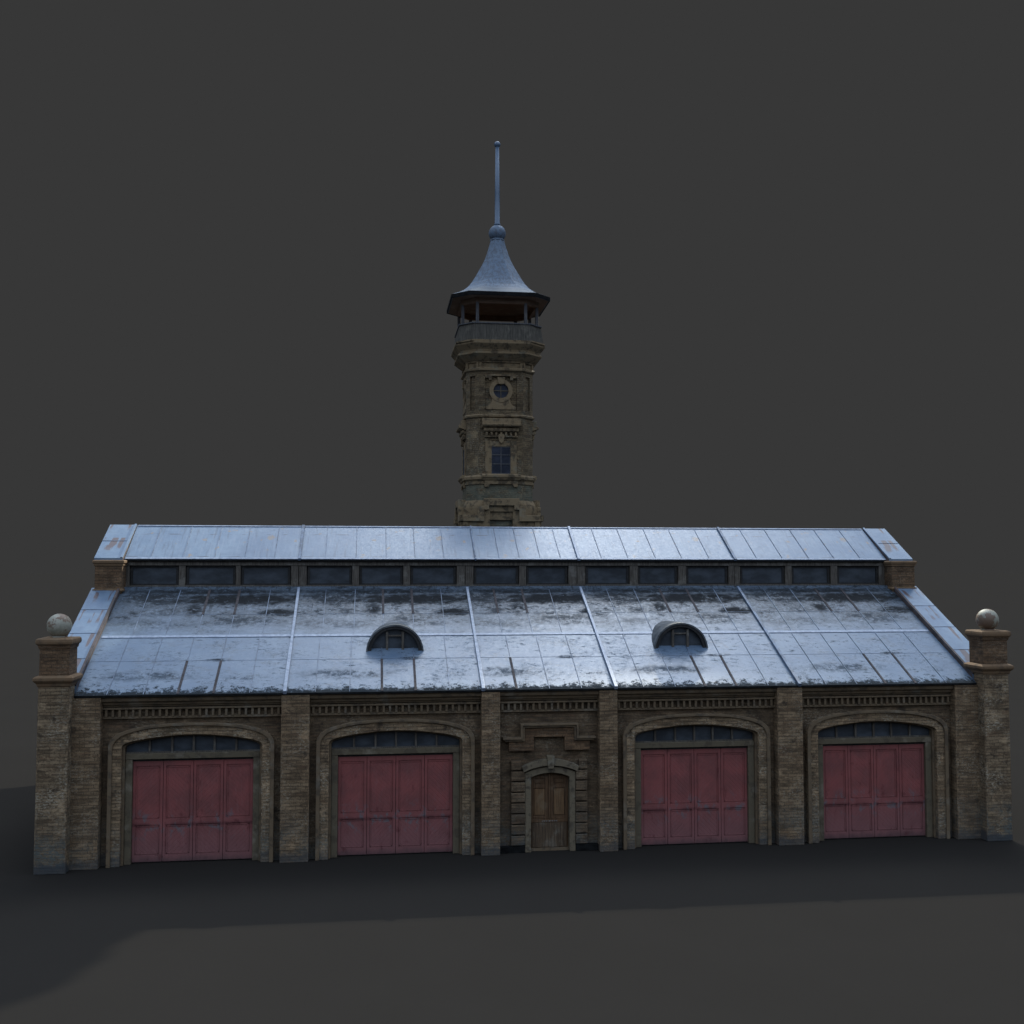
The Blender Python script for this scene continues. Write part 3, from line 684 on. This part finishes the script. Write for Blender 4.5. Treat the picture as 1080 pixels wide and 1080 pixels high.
# gable copings and the brick blocks where they step up
for s_ in (-1, 1):
    xa, xb = sorted((s_*16.06, s_*17.15))
    for (ya, za, yb, zb), hgt in (((0.25, slope_z(0.25)+0.0, YC-0.45, slope_z(YC-0.45)), 0.16), ((YC-0.20, ZC-0.02, YR, 11.74), 0.07)):
        for mir in (0, 1):
            w = MB()
            fy = (lambda y: 2*YR-y) if mir else (lambda y: y)
            ln = math.hypot(yb-ya, zb-za)
            T = [w.v((xa, fy(ya), za+hgt)), w.v((xb, fy(ya), za+hgt)), w.v((xb, fy(yb), zb+hgt)), w.v((xa, fy(yb), zb+hgt))]
            Bq = [w.v((xa, fy(ya), za-0.10)), w.v((xb, fy(ya), za-0.10)), w.v((xb, fy(yb), zb-0.10)), w.v((xa, fy(yb), zb-0.10))]
            U = [(0, 0), (1.09, 0), (1.09, ln), (0, ln)]
            w.face(T, U, 0); w.face(Bq, mi=1)
            for i in range(4): j = (i+1) % 4; w.face([T[i], T[j], Bq[j], Bq[i]], mi=1 if i in (1, 3) else 0)
            for k in range(1, 4 if hgt > 0.12 else 2):
                if mir: break
                tt = k/4.0 if hgt > 0.12 else 0.5
                y2, z2 = ya+(yb-ya)*tt, za+(zb-za)*tt+hgt
                strip(w, (xa+xb)/2, y2-0.012, z2-0.006, y2+0.012, z2+0.006, (xb-xa)/2-0.01, 0.012, 2, base=-0.004)
            xi = s_*16.11                                       # raised lip on the inner edge
            if not mir: strip(w, xi, ya, za+hgt, yb, zb+hgt, 0.045, 0.045, 1 if hgt > 0.12 else 0, base=-0.01)
            w.build('gable_coping', [COPING, RUST_SIDE, SEAM], hall)
    w = MB(); ca, cb = sorted((s_*15.99, s_*17.02))
    for fy0 in (6.20,):
        w.box(ca, cb, fy0, 2*YR-fy0, 8.7, 10.06)
    blk = w.build('gable_block', BRICK_WARM, hall, bevel=0.02)
    w = MB(); cx = (ca+cb)/2; hx = (cb-ca)/2; cy = YR; hy = YR-6.20
    def lp(e, z): return [(cx-hx-e, cy-hy-e, z), (cx+hx+e, cy-hy-e, z), (cx+hx+e, cy+hy+e, z), (cx-hx-e, cy+hy+e, z)]
    w.loft([lp(0, 10.06), lp(0.03, 10.08), lp(0.04, 10.16), lp(0.08, 10.19), lp(0.085, 10.27), lp(0.05, 10.30), lp(0, 10.305)])
    w.build('cap_stone', CAP, blk)
    w = MB(); w.loft([lp(0.0, 9.06), lp(0.06, 9.08), lp(0.06, 9.15), lp(0.0, 9.18)]); w.build('foot_course', CAP, blk)

# ------------------------------------------------------------------ the watchtower
tower = thing('watchtower', 'slender brick lookout tower with a metal spire rising behind the long roof', 'tower')
TX, TY = 0.0, 16.24; tower.location = (TX, TY, 0)
TC = (0, 0, 0)
def tb(mb, name, mats, parent=tower, bevel=0.0, rot=None): return mb.build(name, mats, parent, bevel, rot)
H = 1.66; CH = 0.56
w = MB(); w.squares(0, 0, [(H, 0), (H, 12.4)], CH); w.squares(0, 0, [(H, 12.4), (H, 17.42)], CH)
sh = tb(w, 'shaft', BRICK_TOWER, bevel=0.04)
w = MB(); w.squares(0, 0, [(H+0.12, 12.35), (H+0.14, 12.95), (H+0.12, 13.10), (H+0.02, 13.32)], CH+0.04); tb(w, 'base_course', TOWER_TRIM, bevel=0.02)
w = MB(); w.squares(0, 0, [(H, 14.10), (H+0.05, 14.12), (H+0.06, 14.22), (H+0.02, 14.25), (H+0.03, 14.30), (H+0.12, 14.36), (H+0.13, 14.48), (H+0.06, 14.55), (H, 14.58)], CH); tb(w, 'string_course', TOWER_TRIM)
w = MB(); w.squares(0, 0, [(H, 17.40), (H+0.08, 17.44), (H+0.10, 17.52), (H+0.02, 17.58)], CH); tb(w, 'string_course', TOWER_TRIM)
# upper storey with sunk panels: core plus raised corner strips
w = MB(); w.squares(0, 0, [(H-0.10, 17.5), (H-0.10, 20.1)], CH-0.06)
tb(w, 'upper_storey', BRICK_TOWER)
def wallframe(mb, half, z0, z1, a, za, zb, y):
    mb.prism([(-half, z0), (-half, z1), (half, z1), (half, z0), (a, z0), (a, zb), (-a, zb), (-a, z0)], y, y+0.12)
    mb.box(-a, a, y, y+0.12, z0, za)
FH = H-CH
for q in range(4):
    w = MB(); wallframe(w, FH, 17.58, 19.74, 0.80, 17.80, 19.50, -H)
    tb(w, 'panel_frame', BRICK_TOWER, rot=(q*PI/2, TC))
    # chamfer face
    hw = CH*math.sqrt(2)/2; dist = (H+FH)/math.sqrt(2)
    w = MB(); w.prism([(-hw, 17.58), (-hw, 19.74), (hw, 19.74), (hw, 17.58), (0.17, 17.58), (0.17, 19.50), (-0.17, 19.50), (-0.17, 17.58)], -dist, -dist+0.09); w.box(-0.17, 0.17, -dist, -dist+0.09, 17.58, 17.82)
    tb(w, 'panel_frame', BRICK_TOWER, rot=(q*PI/2+PI/4, TC))
w = MB(); w.squares(0, 0, [(H, 19.72), (H+0.10, 19.76), (H+0.11, 19.84), (H+0.02, 19.90), (H-0.02, 19.92), (H-0.02, 20.20), (H+0.04, 20.22)], CH); tb(w, 'frieze', TOWER_TRIM)
w = MB()
for q in range(8):
    hwid = FH-0.05 if q % 2 == 0 else CH*0.70-0.03; dist = H-0.02 if q % 2 == 0 else (H+FH)/math.sqrt(2)-0.02
    for a, b_, z0, z1 in ((-hwid, hwid, 20.16, 20.24), (-hwid-0.02, -hwid+0.09, 19.88, 20.2), (hwid-0.09, hwid+0.02, 19.88, 20.2)):
        A = Matrix.Rotation(q*PI/4, 3, 'Z')
        pts = [A @ Vector((x, y, z)) for z in (z0, z1) for y in (-dist-0.07, -dist+0.02) for x in (a, b_)]
        P_ = [w.v(p) for p in pts]
        for f_ in ((0, 2, 3, 1), (4, 5, 7, 6), (0, 1, 5, 4), (2, 6, 7, 3), (0, 4, 6, 2), (1, 3, 7, 5)): w.face([P_[i] for i in f_])
tb(w, 'frieze_panel', TOWER_TRIM)
w = MB(); w.squares(0, 0, [(H+0.02, 20.20), (H+0.12, 20.26), (H+0.26, 20.38), (H+0.40, 20.50), (H+0.44, 20.53), (H+0.44, 20.61), (H+0.36, 20.64), (H+0.38, 20.74), (H+0.46, 20.84), (H+0.58, 20.98), (H+0.60, 21.01), (H+0.60, 21.10), (H+0.50, 21.12)], CH)
tb(w, 'cornice', TOWER_TRIM)
# stepped plinth aedicule, window and oculus on each face (the far one is never seen)
for q in (0, 1, 3):
    R_ = (q*PI/2, TC)
    w = MB(); Y = -H-0.34
    w.prism([(-1.98, 11.0), (-1.98, 12.55), (-1.15, 12.55), (-1.15, 13.0), (-0.86, 13.0), (-0.86, 13.38), (0.86, 13.38), (0.86, 13.0), (1.15, 13.0), (1.15, 12.55), (1.98, 12.55), (1.98, 11.0),
             (0.56, 11.0), (0.56, 12.76), (-0.56, 12.76), (-0.56, 11.0)], Y+0.10, -H+0.02)
    pd = tb(w, 'stepped_pediment', TOWER_TRIM, rot=R_, bevel=0.015)
    w = MB()
    A = [(-2.06, 12.58), (-1.18, 12.58), (-1.18, 13.03), (-0.88, 13.03), (-0.88, 13.40), (0.88, 13.40), (0.88, 13.03), (1.18, 13.03), (1.18, 12.58), (2.06, 12.58)]
    Bq = [(-2.06, 12.28), (-0.86, 12.28), (-0.86, 12.84), (-0.62, 12.84), (-0.62, 13.05), (0.62, 13.05), (0.62, 12.84), (0.86, 12.84), (0.86, 12.28), (2.06, 12.28)]
    w.prism(A + Bq[::-1], Y-0.06, Y+0.12); o_ = w.build('moulding', TOWER_TRIM, pd, 0.02, R_)
    # rectangular window
    w = MB(); y0 = -H-0.05
    w.box(-0.78, -0.47, y0, -H+0.02, 14.62, 16.26); w.box(0.47, 0.78, y0, -H+0.02, 14.62, 16.26); w.box(-0.47, 0.47, y0, -H+0.02, 15.98, 16.26)
    win = tb(w, 'window', TOWER_TRIM, rot=R_, bevel=0.012)
    w = MB(); w.box(-0.47, 0.47, -H-0.004, -H+0.01, 14.62, 15.98); w.build('pane', GLASS_T, win, 0, R_)
    w = MB()
    for x in (-0.465, 0.0, 0.465): w.box(x-0.022, x+0.022, -H-0.03, -H-0.005, 14.62, 15.98)
    for z_ in (14.64, 15.12, 15.57, 15.96): w.box(-0.47, 0.47, -H-0.028, -H-0.006, z_-0.02, z_+0.02)
    w.build('window_bar', POSTW, win, 0, R_)
    w = MB()
    w.prism([(y0-0.02, 16.88), (y0-0.10, 16.92), (y0-0.30, 16.98), (y0-0.32, 17.06), (y0-0.20, 17.08), (y0-0.18, 17.36), (-H, 17.36), (-H, 16.88)], -0.95, 0.95, axis='x')
    w.prism([(y0-0.02, 16.68), (y0-0.16, 16.74), (y0-0.16, 16.88), (-H, 16.88), (-H, 16.68)], -0.86, 0.86, axis='x')
    w.box(-0.82, 0.82, y0-0.07, -H, 16.44, 16.50)
    for i in range(7): x = -0.72+i*0.24; w.box(x-0.05, x+0.05, y0-0.10, -H, 16.50, 16.68)
    w.prism([(-0.10, 16.20), (-0.17, 16.52), (-0.05, 16.60), (0.05, 16.60), (0.17, 16.52), (0.10, 16.20), (0, 16.12)], y0-0.14, -H)
    w.build('window_hood', TOWER_TRIM, win, 0.012, R_)
    w = MB()
    w.prism([(-H, 14.30), (y0-0.10, 14.32), (y0-0.14, 14.40), (y0-0.20, 14.46), (y0-0.20, 14.56), (y0-0.10, 14.62), (-H, 14.62)], -0.95, 0.95, axis='x')
    w.prism([(-0.82, 13.98), (-0.82, 14.30), (0.82, 14.30), (0.82, 13.98), (0.62, 13.98), (0.55, 14.12), (-0.55, 14.12), (-0.62, 13.98)], y0-0.06, -H)
    w.build('window_sill', TOWER_TRIM, win, 0.012, R_)
    # oculus
    oz = 18.76; yo = -H+0.10; nn = 28
    w = MB()
    A = [(0.58*math.sin(2*PI*i/nn), oz+0.58*math.cos(2*PI*i/nn)) for i in range(nn)]; Bq = [(0.375*math.sin(2*PI*i/nn), oz+0.375*math.cos(2*PI*i/nn)) for i in range(nn)]
    yA, yB = yo-0.14, yo+0.01
    LA = [w.v((x, yA, z)) for x, z in A]; LB = [w.v((x, yA, z)) for x, z in Bq]; LC = [w.v((x, yB, z)) for x, z in A]; LD = [w.v((x, yB, z)) for x, z in Bq]
    for i in range(nn):
        j = (i+1) % nn; w.face([LA[i], LA[j], LB[j], LB[i]]); w.face([LA[i], LC[i], LC[j], LA[j]]); w.face([LB[i], LB[j], LD[j], LD[i]])
    oc = tb(w, 'oculus', TOWER_TRIM, rot=R_)
    w = MB(); w.prism(Bq, yo-0.03, yo-0.01); w.build('pane', GLASS_T, oc, 0, R_)
    w = MB(); w.box(-0.37, 0.37, yo-0.06, yo-0.032, oz-0.018, oz+0.018); w.box(-0.018, 0.018, yo-0.061, yo-0.033, oz-0.37, oz+0.37); w.build('window_bar', TIMBER_TRIM, oc, 0, R_)
    w = MB()
    w.prism([(-0.13, 19.08), (-0.19, 19.42), (0.19, 19.42), (0.13, 19.08)], yo-0.22, yo)
    w.prism([(-0.46, 19.28), (-0.46, 19.48), (0.46, 19.48), (0.46, 19.28), (0.60, 19.28), (0.60, 19.38), (0.78, 19.38), (0.78, 19.5), (0.46, 19.56), (-0.46, 19.56), (-0.78, 19.5), (-0.78, 19.38), (-0.60, 19.38), (-0.60, 19.28)], yo-0.16, yo)
    w.build('keystone', TOWER_TRIM, oc, 0.01, R_)
    w = MB(); w.prism([(-0.74, 17.82), (-0.74, 17.96), (-0.56, 18.04), (-0.46, 18.20), (-0.44, 18.40), (0.44, 18.40), (0.46, 18.20), (0.56, 18.04), (0.74, 17.96), (0.74, 17.82)], yo-0.12, yo)
    w.build('apron', TOWER_TRIM, oc, 0.012, R_)

# lookout platform: boarded parapet, posts, beam ring
hb, ht = 2.17, 2.03; cb = 0.74; ct = 0.64
def ol(h, c, z): return [(p[0], p[1], z) for p in oct_(h, c)]
w = MB(); w.loft([ol(hb, cb, 21.11), ol(ht, ct, 22.02), ol(ht-0.07, ct-0.03, 22.02), ol(hb-0.08, cb-0.03, 21.15)], cap0=False)
par = tb(w, 'parapet', PARAPET)
w = MB(); w.loft([ol(ht+0.03, ct, 22.0), ol(ht+0.05, ct, 22.02), ol(ht+0.05, ct, 22.07), ol(ht-0.10, ct-0.05, 22.07), ol(ht-0.10, ct-0.05, 22.0), ol(ht+0.03, ct, 22.0)], cap0=False, cap1=False); w.build('handrail', POSTW, par)
w = MB(); w.loft([ol(hb+0.05, cb, 21.11), ol(hb+0.05, cb, 21.18), ol(hb-0.03, cb, 21.20)]); w.build('skirting', TOWER_TRIM, par)
w = MB(); w.loft([ol(2.1, 0.7, 21.20), ol(2.08, 0.7, 21.24)]); tb(w, 'platform_floor', SOFFIT)
for p in oct_(1.86, 0.66):
    w = MB(); w.box(p[0]-0.075, p[0]+0.075, p[1]-0.075, p[1]+0.075, 21.2, 23.2); tb(w, 'post', POSTW, bevel=0.01)
w = MB(); w.loft([ol(1.96, 0.69, 23.18), ol(1.96, 0.69, 23.36), ol(1.78, 0.62, 23.36), ol(1.78, 0.62, 23.06), ol(1.92, 0.67, 23.06), ol(1.96, 0.69, 23.18)], cap0=False, cap1=False); tb(w, 'beam_ring', SOFFIT)
# roof
w = MB(); w.loft([ol(2.38, 0.80, 23.33), ol(2.36, 0.79, 23.36), ol(1.2, 0.5, 23.42)]); tb(w, 'soffit', SOFFIT)
w = MB(); prof = [(2.40, 23.34), (2.46, 23.36), (2.46, 23.50), (2.30, 23.60), (2.05, 23.74), (1.80, 23.92), (1.56, 24.15), (1.36, 24.42), (1.18, 24.72), (1.00, 25.05), (0.82, 25.38), (0.66, 25.72), (0.53, 26.10), (0.42, 26.45), (0.335, 26.80)]
def rl(h, z):
    k = max(0.0, min(1.0, (2.3-h)/1.0)); c = 0.80*h/2.4*(1-k) + 0.5858*h*k
    return [(p[0], p[1], z) for p in oct_(h, c)]
w.loft([rl(*p) for p in prof]); 
sp = tb(w, 'spire_roof', CONE)
w = MB(); w.loft([ol(2.475, 0.82, 23.33), ol(2.475, 0.82, 23.505), ol(2.44, 0.81, 23.52), ol(2.44, 0.81, 23.33), ol(2.475, 0.82, 23.33)], cap0=False, cap1=False); w.build('fascia', EDGE, sp)
w = MB(); w.lathe(0, 0, [(0.36, 26.74), (0.37, 26.80), (0.33, 26.86)]); w.ball(0, 0, 27.16, 0.44); fb = tb(w, 'spire_ball', CONE)
w = MB(); w.lathe(0, 0, [(0.17, 27.56), (0.17, 27.66), (0.135, 27.70), (0.125, 29.2), (0.095, 31.7)], 20); w.ball(0, 0, 31.83, 0.165, 20); tb(w, 'spire_rod', ROD)
